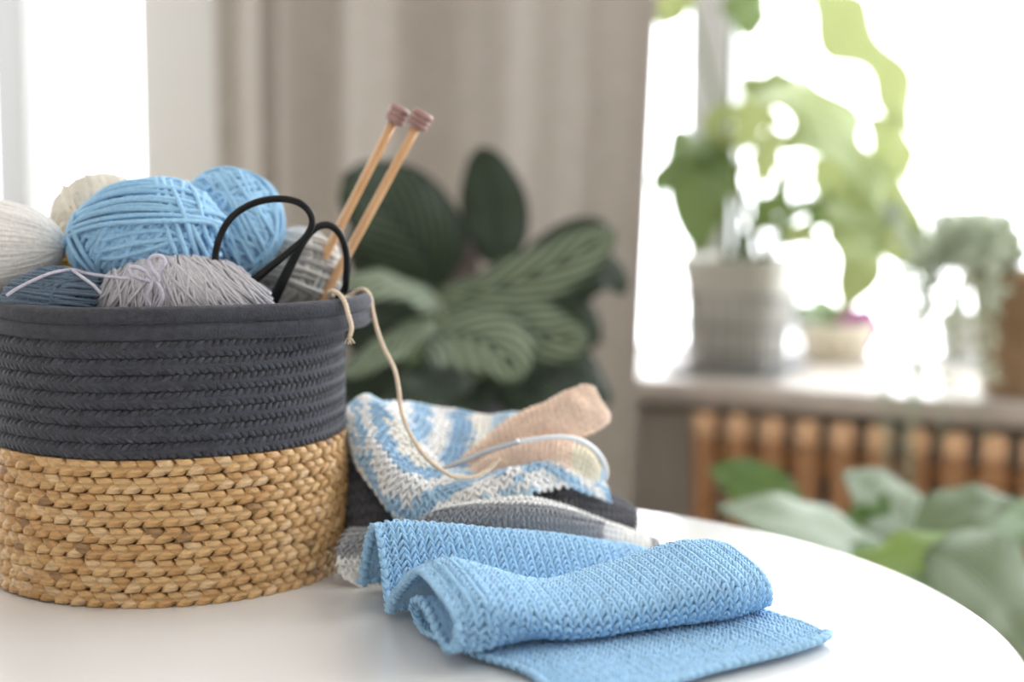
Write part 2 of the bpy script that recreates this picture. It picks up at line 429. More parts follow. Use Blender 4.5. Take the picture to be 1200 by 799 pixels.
# seagrass braids: strands, the ones facing the room are pieces of their own
GR = [np.array(lin(h)) for h in ('deb57f', 'd5a972', 'cb9d66', 'e4c092', 'd9b07b', 'd7ab74', 'a57f55', 'd0a26c')]
strV, strF = ellipsoid(10, 8, .45)
def strand_verts(half, var):
    """one flat leaf-like pad of the plait: x along the row, y outwards, z up"""
    ang = -half * (.74, .84, .64)[var]; hl, hw, th_ = ((.0094, .0043, .0030), (.0090, .0046, .0033), (.0100, .0041, .0028))[var]
    l, w_, n = strV[:, 1] * hl, strV[:, 0] * hw, strV[:, 2] * th_
    n = n + .0006 * (1 - strV[:, 1] ** 2) + .00035 * np.sin(strV[:, 0] * 7 + var)
    x = math.cos(ang) * l - math.sin(ang) * w_; z = math.sin(ang) * l + math.cos(ang) * w_ + half * .0021
    z = np.where(z * half > 0, half * np.minimum(np.abs(z), .0046 + .06 * (np.abs(z) - .0046)), z)
    y = n - .17 * l - 40 * z * z
    return np.stack([x, y, z], 1)
camaz = math.atan2(-BC[1], -BC[0])
cands = []
for k in range(9):
    ns = 66; ph0 = rng.uniform(0, 1)
    for half in (-1, 1):
        for i in range(ns):
            az = (i + ph0 + (.5 if half > 0 else 0) + rng.uniform(-.10, .10)) * 2 * PI / ns
            cands.append((k, half, az, int(rng.choice(len(GR), p=[.16, .15, .14, .14, .15, .13, .04, .09])), int(rng.integers(3)), rng.uniform(.92, 1.12)))
def facing(c):
    d = (c[2] - camaz - math.radians(12) + PI) % (2 * PI) - PI; return abs(d)
order = sorted(range(len(cands)), key=lambda i: facing(cands[i])); solo = set(order[:300])
def strand_matrix(c):
    k, half, az, _, var, sc = c; zc = (k + .5) * PITCHZ; rr = brad(zc) + .0030
    er, et = frame(az); wob = float(row_wave(az, k))
    pos = np.array([BC[0] + rr * er[0], BC[1] + rr * er[1], TZ + zc + wob])
    return pos, np.stack([et * sc, er, np.array([0, 0, 1.])], 1)
smesh = []
for g in GR:
    for var in range(3):
        for half in (-1, 1):
            o = MB().add(strand_verts(half, var), strF, col=g).build('braid_strand', 'seagrass'); smesh.append(o.data); bpy.data.objects.remove(o)
for k in range(9):
    ring = coil(k)
    row = MB().add(*coil_core(ring, .0034, .0054), col=GR[6]).build('seagrass_braid', 'seagrass', bask)
    if k == 0: row['label'] = 'plaited golden seagrass'
    mb = MB(); vs, cs = [], []
    for i, c in enumerate(cands):
        if c[0] != k: continue
        pos, Mx = strand_matrix(c)
        if i in solo:
            o = bpy.data.objects.new('braid_strand', smesh[(c[3] * 3 + c[4]) * 2 + (c[1] > 0)]); COL.objects.link(o); o.parent = row
            m4 = Matrix([[*Mx[0], pos[0] - BC[0]], [*Mx[1], pos[1] - BC[1]], [*Mx[2], pos[2] - TZ], [0, 0, 0, 1]]); o.matrix_local = m4
        else:
            vs.append(strand_verts(c[1], c[4]) @ Mx.T + pos); cs.append(GR[c[3]])
    mb.addn(np.array(vs), strF, np.array(cs)); o = mb.build('braid_strands', 'seagrass', row); o['kind'] = 'stuff'
MB().add(*lathe([(.0005, .001), (.112, .001), (.112, .006), (.0005, .006)], (*BC, TZ), 64), col=GR[2]).build('basket_floor', 'seagrass', bask)

# ------------------------------------------------------------------ yarn
for n_, c_, r_ in (('yarn_blue', '8cc4ea', .85), ('yarn_cream', 'efe9dc', .9), ('yarn_white', 'f0ece8', .9), ('yarn_slate', '66788c', .9),
                   ('yarn_lilac_grey', 'b9b8c0', .9), ('yarn_grey', 'a9a8a6', .9), ('yarn_beige', 'e3c7a4', .9)):
    mat(n_, 'ffffff', r_, attr=True, nscale=500, bump=0.5, bscale=900, sheen=0.12, vary=0.15)
def rot_basis(ax, ang): return np.array(Matrix.Rotation(ang, 3, Vector(ax)))
def yarn_ball(name, label, c, radii, yr, colour, material, bundles, tilt=(0, 0, 0), seed=1, col_b=None, taper=0.0, npt=56, group='balls of yarn in the basket', fuzz=1.0):
    """bundles: (axis, centre offset, strand count, layer, arc or None)"""
    r = np.random.default_rng(seed); base = np.array(lin(colour)); cb = np.array(lin(col_b)) if col_b else None
    t = thing(name, (c[0], c[1], c[2] - radii[2]), label, 'yarn', group)
    Rm = np.array(Matrix.Rotation(tilt[2], 3, 'Z') @ Matrix.Rotation(tilt[1], 3, 'Y') @ Matrix.Rotation(tilt[0], 3, 'X'))
    rad = np.array(radii); mean = rad.mean()
    def warp(p):
        q = p * rad
        if taper: q = q * np.array([1, 1, 1]) * (1 - taper * p[:, :1] * np.array([0, 1, 1]))
        return np.asarray(c) + q @ Rm.T
    sv, sf = ellipsoid(28, 18); MB().add(warp(sv * (1 - 3.2 * yr / mean)), sf, col=base).build('yarn_core', material, t)
    mb = MB(); step = 2.15 * yr / mean
    for (ax, off, cnt, layer, arc) in bundles:
        n = unit(ax); u = unit(np.cross(n, [.3, .5, .81])); w = np.cross(n, u)
        for s in range(cnt):
            o = off + (s - (cnt - 1) / 2) * step + r.uniform(-.1, .1) * step
            if abs(o) > .97: continue
            rr = math.sqrt(1 - o * o); a0, a1 = (0, 2 * PI) if arc is None else arc
            if arc: a0 += r.uniform(-.12, .12); a1 += r.uniform(-.12, .12)
            m = npt if arc is None else max(10, int(npt * (a1 - a0) / (2 * PI)))
            th = np.linspace(a0, a1, m, endpoint=arc is not None)
            ow = o + step * .3 * np.sin(th * r.integers(2, 4) + r.uniform(0, 6)) * fuzz
            sc = 1 + (layer * 1.9 - 1.6 + r.uniform(-.25, .45)) * yr / mean
            sc = sc + .5 * yr / mean * np.sin(th * 3 + r.uniform(0, 6))
            if arc:
                e = np.minimum(1, np.minimum(np.arange(m), np.arange(m)[::-1]) / 2.0); sc = sc - (1 - e) * (1.6 + layer) * yr / mean
            p = (n[None] * ow[:, None] + rr * (np.cos(th)[:, None] * u + np.sin(th)[:, None] * w))
            p = p / np.linalg.norm(p, axis=1)[:, None] * np.broadcast_to(sc, (m,))[:, None]
            f_ = r.uniform(.88, 1.1); col = base * f_
            if cb is not None: col = (base if r.random() < .55 else cb) * f_
            v, f = tube(warp(p), yr * r.uniform(.9, 1.05), 6, closed=arc is None)
            mb.add(v, f, col=np.minimum(col, 1))
    mb.build('yarn_windings', material, t)
    return t, warp
def rb(seed, n, cnt, layers=(0, 1), near=None, arc=True):
    r = np.random.default_rng(seed); out = []
    for i in range(n):
        ax = r.normal(size=3); 
        if near is not None: ax = np.array(near) + ax * .55
        a = None if (not arc or r.random() < .4) else (r.uniform(0, 6), 0)
        if a: a = (a[0], a[0] + r.uniform(2.0, 4.2))
        out.append((ax, r.uniform(-.45, .45), cnt, layers[0] + (layers[1] - layers[0]) * i / max(1, n - 1), a))
    return out
FRONT = np.array([.23, -1, .1])
def strand(t, pts, r, material, colour, name='loose_strand', n=60):
    return MB().add(*tube(cr(pts, n), r, 7), col=np.array(lin(colour))).build(name, material, t)
BL = 'a0cff1'
def on_ball(c, rad, px, py, lift=.0015):
    o = np.array([0, 0, CAMZ]); r = ray(px, py); q = np.asarray(rad) + lift
    a, b, k = (r / q) @ (r / q), ((o - c) / q) @ (r / q), ((o - c) / q) @ ((o - c) / q) - 1
    d = b * b - a * k; t_ = (-b - math.sqrt(d)) / a if d > 0 else -b / a
    return o + r * t_
# big blue ball
cA = at(172, 277, .985)
tA, wA = yarn_ball('yarn_ball', 'big sky blue yarn ball with loops slung around its middle', cA, (.0425, .034, .0315), .00175, BL, 'yarn_blue',
    rb(3, 9, 13, (0, 1)) + [((.55, .3, .8), .25, 14, 1.2, None), ((-.8, .25, .55), .1, 14, 1.4, None), ((.75, .2, -.6), -.05, 12, 1.3, None),
     ((.1, .55, .9), .42, 9, 2.2, None), ((.05, .35, 1), .05, 3, 2.6, None), ((1, .1, .15), .62, 6, 2.3, None), ((1, -.2, .3), -.72, 4, 2.4, None)],
    tilt=(0, math.radians(-8), 0), seed=11)
rA = (.0425, .034, .0315)
for pts in ([(104, 305), (94, 290), (93, 272), (100, 256), (116, 243)], [(98, 300), (130, 303), (165, 295), (200, 283), (228, 268), (240, 258), (246, 250)],
            [(112, 296), (140, 290), (175, 283), (205, 281), (230, 290)], [(120, 282), (150, 274), (180, 270), (207, 274), (234, 285)],
            [(210, 222), (228, 232), (244, 248), (248, 270), (244, 290), (240, 304)]):
    strand(tA, [on_ball(cA, rA, x, y, .0034) for x, y in pts], .0016, 'yarn_blue', BL)
# second blue ball
cB = at(268, 262, 1.03)
tB, wB = yarn_ball('yarn_ball', 'sky blue yarn skein with a small curl behind the scissors', cB, (.0315, .033, .0315), .00175, BL, 'yarn_blue',
    rb(5, 6, 12, (0, 1)) + [((.15, .2, 1), .0, 18, 1.2, None), ((.8, .3, .6), .35, 14, 1.6, None), ((.2, 1, -.15), .0, 5, 2.0, None), ((-.7, .2, .7), .45, 10, 1.5, None)],
    tilt=(0, math.radians(10), 0), seed=13)
th = np.linspace(0, 1, 10)
rB = (.0315, .033, .0315)
strand(tB, [on_ball(cB, rB, x, y, .0030 + .0012 * k / 6) for k, (x, y) in enumerate(((240, 246), (247, 248), (258, 246), (264, 236), (259, 227), (249, 228), (245, 237)))], .0016, 'yarn_blue', BL)
# cream ball, behind
cD = at(122, 258, 1.075)
tD, _ = yarn_ball('yarn_ball', 'cream yarn ball with a loose looping strand beside the blue ball', cD, (.034, .03, .031), .0011, 'f3eee2', 'yarn_cream',
    rb(8, 10, 16, (0, 1.2)) + [((1, .2, .3), 0.1, 18, 1.6, None)], seed=17)
strand(tD, [at(*p) for p in ((92, 250, 1.045), (80, 238, 1.043), (74, 222, 1.045), (78, 208, 1.05), (90, 205, 1.05), (100, 212, 1.05))], .0009, 'yarn_cream', 'ece5d4')
strand(tD, [at(*p) for p in ((84, 236, 1.042), (92, 262, 1.036), (90, 290, 1.036))], .0009, 'yarn_cream', 'ece5d4')
# white fluffy ball, cut by the frame
cC = at(8, 288, .985)
tC, _ = yarn_ball('yarn_ball', 'fluffy white yarn ball tapering towards one side', cC, (.0355, .031, .0275), .00075, 'f7f5f2', 'yarn_white',
    [((.04 * math.sin(3 * k), math.cos(PI * k / 46), math.sin(PI * k / 46)), .12 * math.sin(k * 2.3), 4, .6 + .5 * ((k * 7) % 5) / 5, None) for k in range(46)], seed=19, taper=.18, fuzz=.6, npt=44)
# slate ball
cE = at(62, 350, .946)
tE, _ = yarn_ball('yarn_ball', 'slate blue yarn ball low against the basket rim', cE, (.029, .024, .0175), .0012, '64778c', 'yarn_slate',
    rb(31, 7, 12, (0, 1)) + [((.35, .15, 1), .25, 16, 1.5, None), ((-.6, .4, .7), .15, 14, 1.2, None)], tilt=(0, math.radians(-6), 0), seed=23)
# lilac grey skein with bow
cF = at(212, 352, .955)
LG = 'c9c7ce'
tF, _ = yarn_ball('yarn_skein', 'pale lilac grey yarn skein tied with a small bow', cF, (.054, .030, .0265), .00095, LG, 'yarn_lilac_grey',
    [((1, .12, .15 + .45 * q + .10 * ((k * 7) % 5 - 2) / 2), q * .95, 1, .8 + .5 * ((k * 13) % 7) / 7, None) for k, q in enumerate(np.linspace(-.98, .98, 74))] +
    [((1, .2, .15 + .5 * q + .25 * ((k * 5) % 7 - 3) / 3), q * .93, 1, 1.3 + .4 * ((k * 11) % 5) / 5, None) for k, q in enumerate(np.linspace(-.9, .9, 46))], seed=29, npt=50, fuzz=.7)
LC = 'd3cfe0'
bow = [(176, 330, .925), (165, 327, .921), (154, 321, .920), (152, 314, .921), (160, 313, .921), (170, 318, .921), (178, 326, .922), (186, 318, .922), (193, 308, .922), (190, 301, .923), (181, 300, .923), (175, 305, .923), (177, 314, .922), (184, 322, .921), (186, 330, .922)]
strand(tF, [at(*p) for p in bow], .0013, 'yarn_lilac_grey', LC, 'bow', 110)
strand(tF, [at(*p) for p in ((180, 326, .922), (176, 338, .921), (172, 348, .921), (176, 358, .922))], .0013, 'yarn_lilac_grey', LC, 'bow_tail')
strand(tF, [at(*p) for p in ((180, 326, .922), (188, 338, .921), (190, 350, .921), (186, 360, .922))], .0013, 'yarn_lilac_grey', LC, 'bow_tail')
strand(tF, [at(*p) for p in ((150, 327, .923), (125, 324, .93), (100, 320, .937), (84, 316, .94), (60, 320, .925), (40, 328, .92), (20, 338, .918), (8, 346, .919))], .0010, 'yarn_lilac_grey', LC)
strand(tF, [at(*p) for p in ((84, 316, .939), (98, 326, .925), (110, 335, .921), (118, 344, .921))], .0010, 'yarn_lilac_grey', LC)
# grey and white marl ball
cG = at(350, 318, 1.05)
tG, _ = yarn_ball('yarn_ball', 'grey and white marled yarn ball behind the scissor handles', cG, (.0265, .026, .0265), .00135, 'a5a4a2', 'yarn_grey',
    rb(41, 10, 12, (0, 1.6)) + [((.3, .3, 1), .1, 12, 2, None)], seed=37, col_b='d6d4d0')
# gold ball deep in the basket, a glimpse between white and cream
cH = at(80, 318, 1.02)
tH, _ = yarn_ball('yarn_ball', 'small golden yellow yarn ball glimpsed between white and cream balls', cH, (.016, .016, .016), .0011, 'dcae5c', 'yarn_cream', rb(51, 8, 12, (0, 1)), seed=39)
# white tuft between the blue balls
cI = at(212, 238, 1.07)
tI, _ = yarn_ball('yarn_ball', 'small white yarn ball peeping out between the two blue balls', cI, (.014, .014, .014), .0009, 'f2f2f2', 'yarn_white', rb(53, 8, 14, (0, 1)), seed=41)

# ------------------------------------------------------------------ scissors
mat('black_coating', '0a0a0b', 0.45, spec=0.3); mat('blade_steel', 'b9bbbe', 0.25, metal=1)
pv = at(300, 432, .985)
sc = thing('scissors', pv - np.array([0, 0, .07]), 'black handled scissors standing with two wire loops up in the basket', 'scissors')
def wire(pts, rr, name):
    P = cr([at(*p) if isinstance(p, tuple) else p for p in pts], 120); n = len(P); R_ = np.interp(np.linspace(0, 1, n), np.linspace(0, 1, len(rr)), rr)
    return MB().add(*tube(P, R_, 12)).build(name, 'black_coating', sc)
wire([pv + np.array([-.002, .002, 0]), (272, 392, .965), (259, 365, .955), (253, 335, .95), (252, 305, .95), (258, 277, .95), (272, 254, .95), (295, 239, .95), (322, 233, .95), (347, 236, .95),
      (362, 247, .95), (366, 262, .95), (357, 279, .95), (340, 294, .95), (314, 315, .95), (288, 336, .951), (268, 352, .953), (258, 372, .96), (285, 425, .985)],
     [.0022] * 13 + [.0026, .0034, .0040, .0042, .004, .004], 'handle_loop')
wire([pv + np.array([.002, -.004, 0]), (311, 375, .975), (320, 352, .972), (331, 330, .97), (343, 306, .97), (356, 282, .97), (370, 267, .97), (386, 264, .972), (399, 275, .975), (406, 297, .978), (406, 320, .98), (402, 342, .985), (380, 362, 1.0), (340, 405, .995), pv + np.array([.004, .004, 0])],
     [.004, .004, .004, .0036, .0031, .0026, .0024] + [.0023] * 8, 'handle_loop')
for sgn in (-1, 1):
    tip = pv + np.array([-.03 + .006 * sgn, .02, -.095]); P = np.linspace(pv, tip, 12)
    MB().add(*tube(P, np.linspace(.0055, .0008, 12), 8, flat=.25)).build('blade', 'blade_steel', sc)
MB().add(*tube(np.array([pv - [0, .007, 0], pv + [0, .007, 0]]), .003, 10)).build('pivot_screw', 'blade_steel', sc)

# ------------------------------------------------------------------ knitting needles
mat('needle_wood', 'dcb083', 0.4, 'd0a070', 90, stretch=(1, 1, .15)); mat('knob_wood', 'a98580', 0.45, '97736e', 60)
for (p0, p1, lab) in (((354, 352, 1.032), (461, 143, 1.035), 'pale wooden knitting needle with ribbed mauve knob, the higher one'),
                      ((380, 348, 1.032), (488, 149, 1.028), 'pale wooden knitting needle with ribbed mauve knob, nearest the rim handle')):
    a, b = at(*p0), at(*p1); d = unit(b - a); a2 = a - d * .09
    t = thing('knitting_needle', a2, lab, 'needle')
    P = np.array([a2 + (b - a2) * s for s in np.linspace(0, 1, 16)])
    MB().add(*tube(P, [.0006, .0022] + [.0030] * 14, 12)).build('shaft', 'needle_wood', t)
    K = []; RR = []
    for s, r_ in ((-.001, .0035), (0, .0062), (.0008, .0070), (.0026, .0071), (.003, .0064), (.0036, .0064), (.004, .0072), (.0058, .0072), (.0062, .0065), (.0068, .0065), (.0072, .0073), (.0092, .0073), (.0104, .0069), (.0112, .0058), (.0113, .002)):
        K.append(b + d * s); RR.append(r_)
    kb = MB().add(*tube(np.array(K), RR, 24)).build('knob', 'knob_wood', t)

# ------------------------------------------------------------------ knitted cloths
mat('knit_wool', 'ffffff', 0.9, attr=True, nscale=420, bump=0.55, bscale=900, sheen=0.12, vary=0.14)
legT, legF = ellipsoid(6, 5)
def surf(ctrl, ni, nj):
    ctrl = np.asarray(ctrl, float); rows = [cr(r, nj) for r in ctrl]; rows = np.array(rows)      # stations x nj
    # stations: catmull without re-spacing per column (keeps columns straight)
    n = len(rows); t = np.linspace(0, n - 1, ni); Q = np.concatenate([2 * rows[:1] - rows[1:2], rows, 2 * rows[-1:] - rows[-2:-1]])
    L = np.concatenate([[0], np.cumsum([np.linalg.norm(np.diff(rows[k:k + 2], axis=0)[0], axis=1).mean() for k in range(n - 1)])])
    g = np.interp(np.linspace(0, L[-1], ni), L, np.arange(n)); i = np.minimum(g.astype(int), n - 2); u = (g - i)[:, None, None]
    p0, p1, p2, p3 = Q[i], Q[i + 1], Q[i + 2], Q[i + 3]
    return 0.5 * (2 * p1 + (p2 - p0) * u + (2 * p0 - 5 * p1 + 4 * p2 - p3) * u ** 2 + (3 * p1 - p0 - 3 * p2 + p3) * u ** 3)
def sm_noise(G, q): return np.sin(G[..., 0] * 140 + q * 2.1) * np.sin(G[..., 1] * 170 + q) + .6 * np.sin(G[..., 2] * 260 + G[..., 0] * 190 + q * 3.3)
def knit(name, label, ctrl, ncol, nrow, colfn, loc, cat='knitting', thick=.30, slant=.46, edge=True, nsign=1, lump=0.0, seed=1, group=None, edge_r=None):
    r = np.random.default_rng(seed); G = surf(ctrl, ncol, nrow)
    if lump: G = G + lump * np.stack([sm_noise(G, seed + q) for q in range(3)], 2)
    t = thing(name, loc, label, cat, group)
    Ti = np.gradient(G, axis=0); Tj = np.gradient(G, axis=1)
    w = np.linalg.norm(Ti, axis=2); h = np.linalg.norm(Tj, axis=2)
    Bn = Ti / (w[..., None] + 1e-9); Tn = Tj / (h[..., None] + 1e-9); Nn = np.cross(Bn, Tn); Nn *= nsign / (np.linalg.norm(Nn, axis=2)[..., None] + 1e-9)
    cols = np.array([[colfn(i / (ncol - 1), j / (nrow - 1)) for j in range(nrow)] for i in range(ncol)])
    mb = MB()
    F = [(i * nrow + j, (i + 1) * nrow + j, (i + 1) * nrow + j + 1, i * nrow + j + 1) for i in range(ncol - 1) for j in range(nrow - 1)]
    mb.add((G - Nn * w[..., None] * .22).reshape(-1, 3), F, col=cols.reshape(-1, 3))
    c = G.reshape(-1, 3); k = len(c); Bf, Tf, Nf = Bn.reshape(-1, 3), Tn.reshape(-1, 3), Nn.reshape(-1, 3)
    w_ = np.clip(w.reshape(-1), 0, .009); h_ = h.reshape(-1)
    for sg in (-1, 1):
        ang = -sg * slant + r.normal(0, .06, k); ca, sa = np.cos(ang)[:, None], np.sin(ang)[:, None]
        ax = ca * Tf + sa * Bf; bx = -sa * Tf + ca * Bf
        tl = -Nf * .28; ax = ax + tl
        cc = c + Bf * (sg * .245 * w_)[:, None] + Nf * (w_ * .10)[:, None] + r.normal(0, 1, (k, 3)) * (w_ * .025)[:, None]
        E = legT[None]
        V = cc[:, None] + E[..., 1:2] * (h_ * .98)[:, None, None] * ax[:, None] + E[..., 0:1] * (w_ * .215)[:, None, None] * bx[:, None] + E[..., 2:3] * (w_ * thick)[:, None, None] * Nf[:, None]
        mb.addn(V, legF, np.minimum(cols.reshape(-1, 3) * r.uniform(.92, 1.06, (k, 1)), 1))
    mb.build('knit_fabric', 'knit_wool', t)
    if edge:
        er = edge_r or float(np.median(w)) * .36
        for line, cc in ((G[0], cols[0]), (G[-1], cols[-1]), (G[:, -1], cols[:, -1]), (G[:, 0], cols[:, 0])):
            m = MB(); L = np.linalg.norm(np.diff(line, axis=0), axis=1).sum(); n = max(6, int(L / (er * 2.3))); P = cr(line, n); T = np.gradient(P, axis=0); T /= np.linalg.norm(T, axis=1)[:, None] + 1e-9
            sd = np.cross(T, [.2, .3, .93]); sd /= np.linalg.norm(sd, axis=1)[:, None]; up = np.cross(sd, T)
            a = (ax := T * .85 + sd * .55); E = legT[None]
            V = P[:, None] + E[..., 1:2] * er * 1.7 * a[:, None] + E[..., 0:1] * er * np.cross(up, a)[:, None] + E[..., 2:3] * er * up[:, None]
            ci = cc[np.linspace(0, len(cc) - 1, n).astype(int)]
            m.addn(V, legF, np.minimum(ci * r.uniform(.95, 1.06, (n, 1)), 1)); m.build('bound_edge', 'knit_wool', t)
    return t, G
BLUE = np.array(lin('a3cff1'))
# folded sky blue piece in the foreground
O_ = np.array([-.0243, .81]); eS = unit([.92, .39]); eT = np.array([-eS[1], eS[0]])
def L(s, t, z): p = O_ + eS * s + eT * t; return np.array([p[0], p[1], TZ + z])
def blue_station(s, ridge_t, ridge_z, val_t, val_z, top_t, top_z, end_t, ds_r=0., ds_f=0., ft=-.030, hole=1.0):
    g = .0040
    return [L(s + ds_r, ridge_t + .024, g + .004), L(s + ds_r, ridge_t + .015, ridge_z * .62), L(s + ds_r, ridge_t, ridge_z), L(s + ds_r * .9, ridge_t - .011, ridge_z * .90),
            L(s + ds_r * .6, (ridge_t - .011 + val_t) / 2, (ridge_z + val_z) * .47), L(s + ds_r * .3, val_t, val_z), L(s, val_t - .014, max(val_z + .003, top_z * .42)), L(s, top_t + .012, top_z * .90), L(s, top_t, top_z),
            L(s, top_t - .018, top_z * .96), L(s, ft + .005, top_z * .76), L(s, ft, top_z * .50), L(s, ft + .007, .0105), L(s, ft + .022, .0115), L(s, .012, .0115 + .010 * hole), L(s, .026, .0125 + .012 * hole), L(s, .037, .0110 + .007 * hole), L(s + ds_f * .1, .037, .0085), L(s + ds_f * .2, .028, g), L(s + ds_f * .5, -.012, g), L(s + ds_f, end_t * .6, g), L(s + ds_f, end_t * .94, g), L(s + ds_f, end_t, g + .0015)]
BST = [blue_station(-.016, .112, .0465, .080, .0045, .024, .0400, -.085, .002, .028),
       blue_station(.004, .112, .0465, .078, .006, .024, .0430, -.096, .000, .016),
       blue_station(.048, .108, .040, .072, .008, .012, .0300, -.101, .000, .008, hole=.3),
       blue_station(.095, .108, .032, .074, .007, .022, .0315, -.089, .002, .006, hole=.3),
       blue_station(.140, .110, .021, .080, .006, .030, .0375, -.078, .006, .010, hole=.5),
       blue_station(.168, .108, .0145, .080, .0055, .028, .0375, -.066, .002, .012, ft=-.022, hole=.6),
       blue_station(.177, .104, .011, .078, .0055, .024, .0310, -.059, .000, .010, ft=-.016, hole=.4)]
knit('folded_knitting', 'sky blue stockinette knitting folded over itself in front of the pile', BST, 35, 112, lambda i, j: BLUE, L(.08, .03, 0), seed=3, thick=.34, edge_r=.0026, nsign=-1, slant=.5)
# dark grey piece under the pile
DG = np.array(lin('5a5a60'))
knit('knitted_scarf', 'dark charcoal knitted piece lying underneath the striped one', [
    [at(402, 640, 1.0), at(400, 590, 1.01), at(404, 535, 1.02), at(410, 500, 1.045)],
    [at(440, 632, .985), at(438, 590, .99), at(428, 545, 1.01), at(430, 510, 1.04)],
    [at(480, 632, .99), at(480, 615, .99), at(475, 590, 1.01), at(475, 560, 1.05)],
    [at(570, 632, 1.01), at(570, 610, 1.01), at(570, 595, 1.03), at(570, 580, 1.08)],
    [at(655, 618, 1.012), at(650, 590, 1.008), at(650, 567, 1.018), at(660, 560, 1.09)],
    [at(700, 622, 1.04), at(700, 600, 1.036), at(700, 578, 1.045), at(700, 572, 1.11)],
    [at(742, 622, 1.06), at(744, 610, 1.06), at(738, 594, 1.07), at(722, 582, 1.12)]], 54, 22, lambda i, j: DG * (1.2 if int(j * 22) % 2 else .9), L(.02, .2, 0), seed=5, cat='knitting')
# grey and white piece
WH = np.array(lin('f6f5f2')); GY = np.array(lin('a6a7ab'))
def gw(i, j):
    if i < .18: return WH if (j < .3 or j > .75) else GY
    return GY if j < .36 and i < .80 else (WH if i < .97 else GY)
knit('knitted_band', 'white and grey knitted band between blue and striped pieces', [
    [at(428, 690, .945), at(402, 672, .948), at(399, 645, .955), at(415, 622, .97), at(445, 625, 1.0)],
    [at(470, 690, .95), at(455, 672, .952), at(452, 645, .955), at(470, 622, .965), at(490, 625, 1.0)],
    [at(512, 640, .955), at(508, 622, .953), at(508, 606, .954), at(520, 597, .963), at(530, 606, 1.0)],
    [at(600, 645, .965), at(600, 622, .963), at(600, 597, .963), at(605, 584, .974), at(610, 596, 1.01)],
    [at(650, 650, .98), at(650, 626, .978), at(650, 604, .978), at(655, 592, .99), at(655, 602, 1.03)],
    [at(700, 655, 1.0), at(700, 638, 1.0), at(700, 620, 1.0), at(704, 610, 1.012), at(700, 622, 1.05)],
    [at(762, 652, 1.03), at(768, 648, 1.03), at(770, 640, 1.032), at(765, 631, 1.045), at(750, 632, 1.07)]], 60, 18, gw, L(.06, .14, 0), seed=7)
# variegated blue and white piece, open like a bowl
VB = [np.array(lin(h)) for h in ('c2dcee', 'fbfaf9', 'b0d1ea', 'fbfaf9', 'a5c9e6', 'fbf8f1')]
vr = np.random.default_rng(77)
def vg(i, j):
    if j > .42: x = i * 11 + .8 * (j - .4) + vr.normal(0, .10)
    else: x = j * 9 + 1.3 * math.sin(i * 7) + i * 3 + vr.normal(0, .22)
    return VB[int(x) % 6]
knit('knitted_wrap', 'blue and white variegated knitting open like a bowl beside the basket', [
    [at(408, 512, 1.01), at(405, 496, 1.012), at(411, 480, 1.02), at(424, 468, 1.03), at(433, 466, 1.04), at(440, 472, 1.06), at(445, 480, 1.085)],
    [at(434, 562, .988), at(430, 538, .99), at(438, 512, 1.0), at(458, 492, 1.02), at(474, 485, 1.045), at(480, 476, 1.07), at(485, 474, 1.095)],
    [at(480, 616, .972), at(468, 586, .974), at(474, 560, .98), at(495, 545, 1.0), at(514, 530, 1.03), at(523, 505, 1.06), at(530, 482, 1.10)],
    [at(530, 606, .975), at(522, 590, .977), at(530, 573, .985), at(545, 562, 1.0), at(560, 548, 1.03), at(568, 515, 1.065), at(572, 487, 1.10)],
    [at(598, 584, .985), at(592, 568, .987), at(596, 555, .995), at(608, 550, 1.01), at(615, 548, 1.03), at(618, 522, 1.07), at(615, 488, 1.11)],
    [at(655, 566, 1.005), at(652, 556, 1.006), at(652, 546, 1.012), at(660, 543, 1.02), at(660, 550, 1.04), at(655, 535, 1.08), at(650, 505, 1.12)],
    [at(708, 584, 1.03), at(706, 577, 1.03), at(704, 569, 1.035), at(700, 566, 1.045), at(695, 566, 1.06), at(685, 560, 1.09), at(680, 545, 1.12)]], 38, 30, vg, L(.0, .18, 0), seed=9, lump=.0008)
# peach ends
PE = np.array(lin('fde3cf')); CRM = np.array(lin('f8f0da'))
def sock(line, n=9):
    """closed puffy section around a centre line: (px, py, d, half height px, half depth m, lean)"""
    out_ = []
    for (px, py, d, hp, hd_, ln) in line:
        c0 = at(px, py, d); hz = hp * d / FPX; r_ = []
        for k in range(n):
            a_ = -PI / 2 + 2 * PI * k / (n - 1); r_.append(c0 + np.array([ln * hz * math.sin(a_) * -1, -hd_ * math.cos(a_), hz * math.sin(a_)]))
        out_.append(r_)
    return out_
knit('knitted_flap', 'peach knitted flap rising from the pile to a blunt tip', sock([
    (530, 548, 1.035, 6, .006, .3), (565, 536, 1.04, 15, .012, .35), (605, 514, 1.045, 21, .014, .35), (645, 496, 1.05, 23, .014, .35), (676, 483, 1.055, 26, .012, .4), (696, 475, 1.06, 24, .010, .5), (704, 472, 1.062, 17, .005, .55)]), 34, 30, lambda i, j: PE, L(.03, .2, 0), seed=11, edge=False, lump=.0012)
def pc(i, j): return PE if i < .66 else (CRM if i < .88 else VB[0])
knit('knitted_cuff', 'peach and cream knitted cuff curled below the silver needle', sock([
    (545, 556, 1.02, 5, .006, 0), (580, 549, 1.022, 16, .012, .2), (615, 542, 1.024, 24, .016, .1), (650, 543, 1.028, 28, .018, -.1), (680, 553, 1.035, 25, .017, -.2), (700, 565, 1.045, 18, .014, -.2), (709, 571, 1.05, 8, .006, 0)]), 34, 30, pc, L(.05, .2, 0), seed=13, edge=False, lump=.0012)
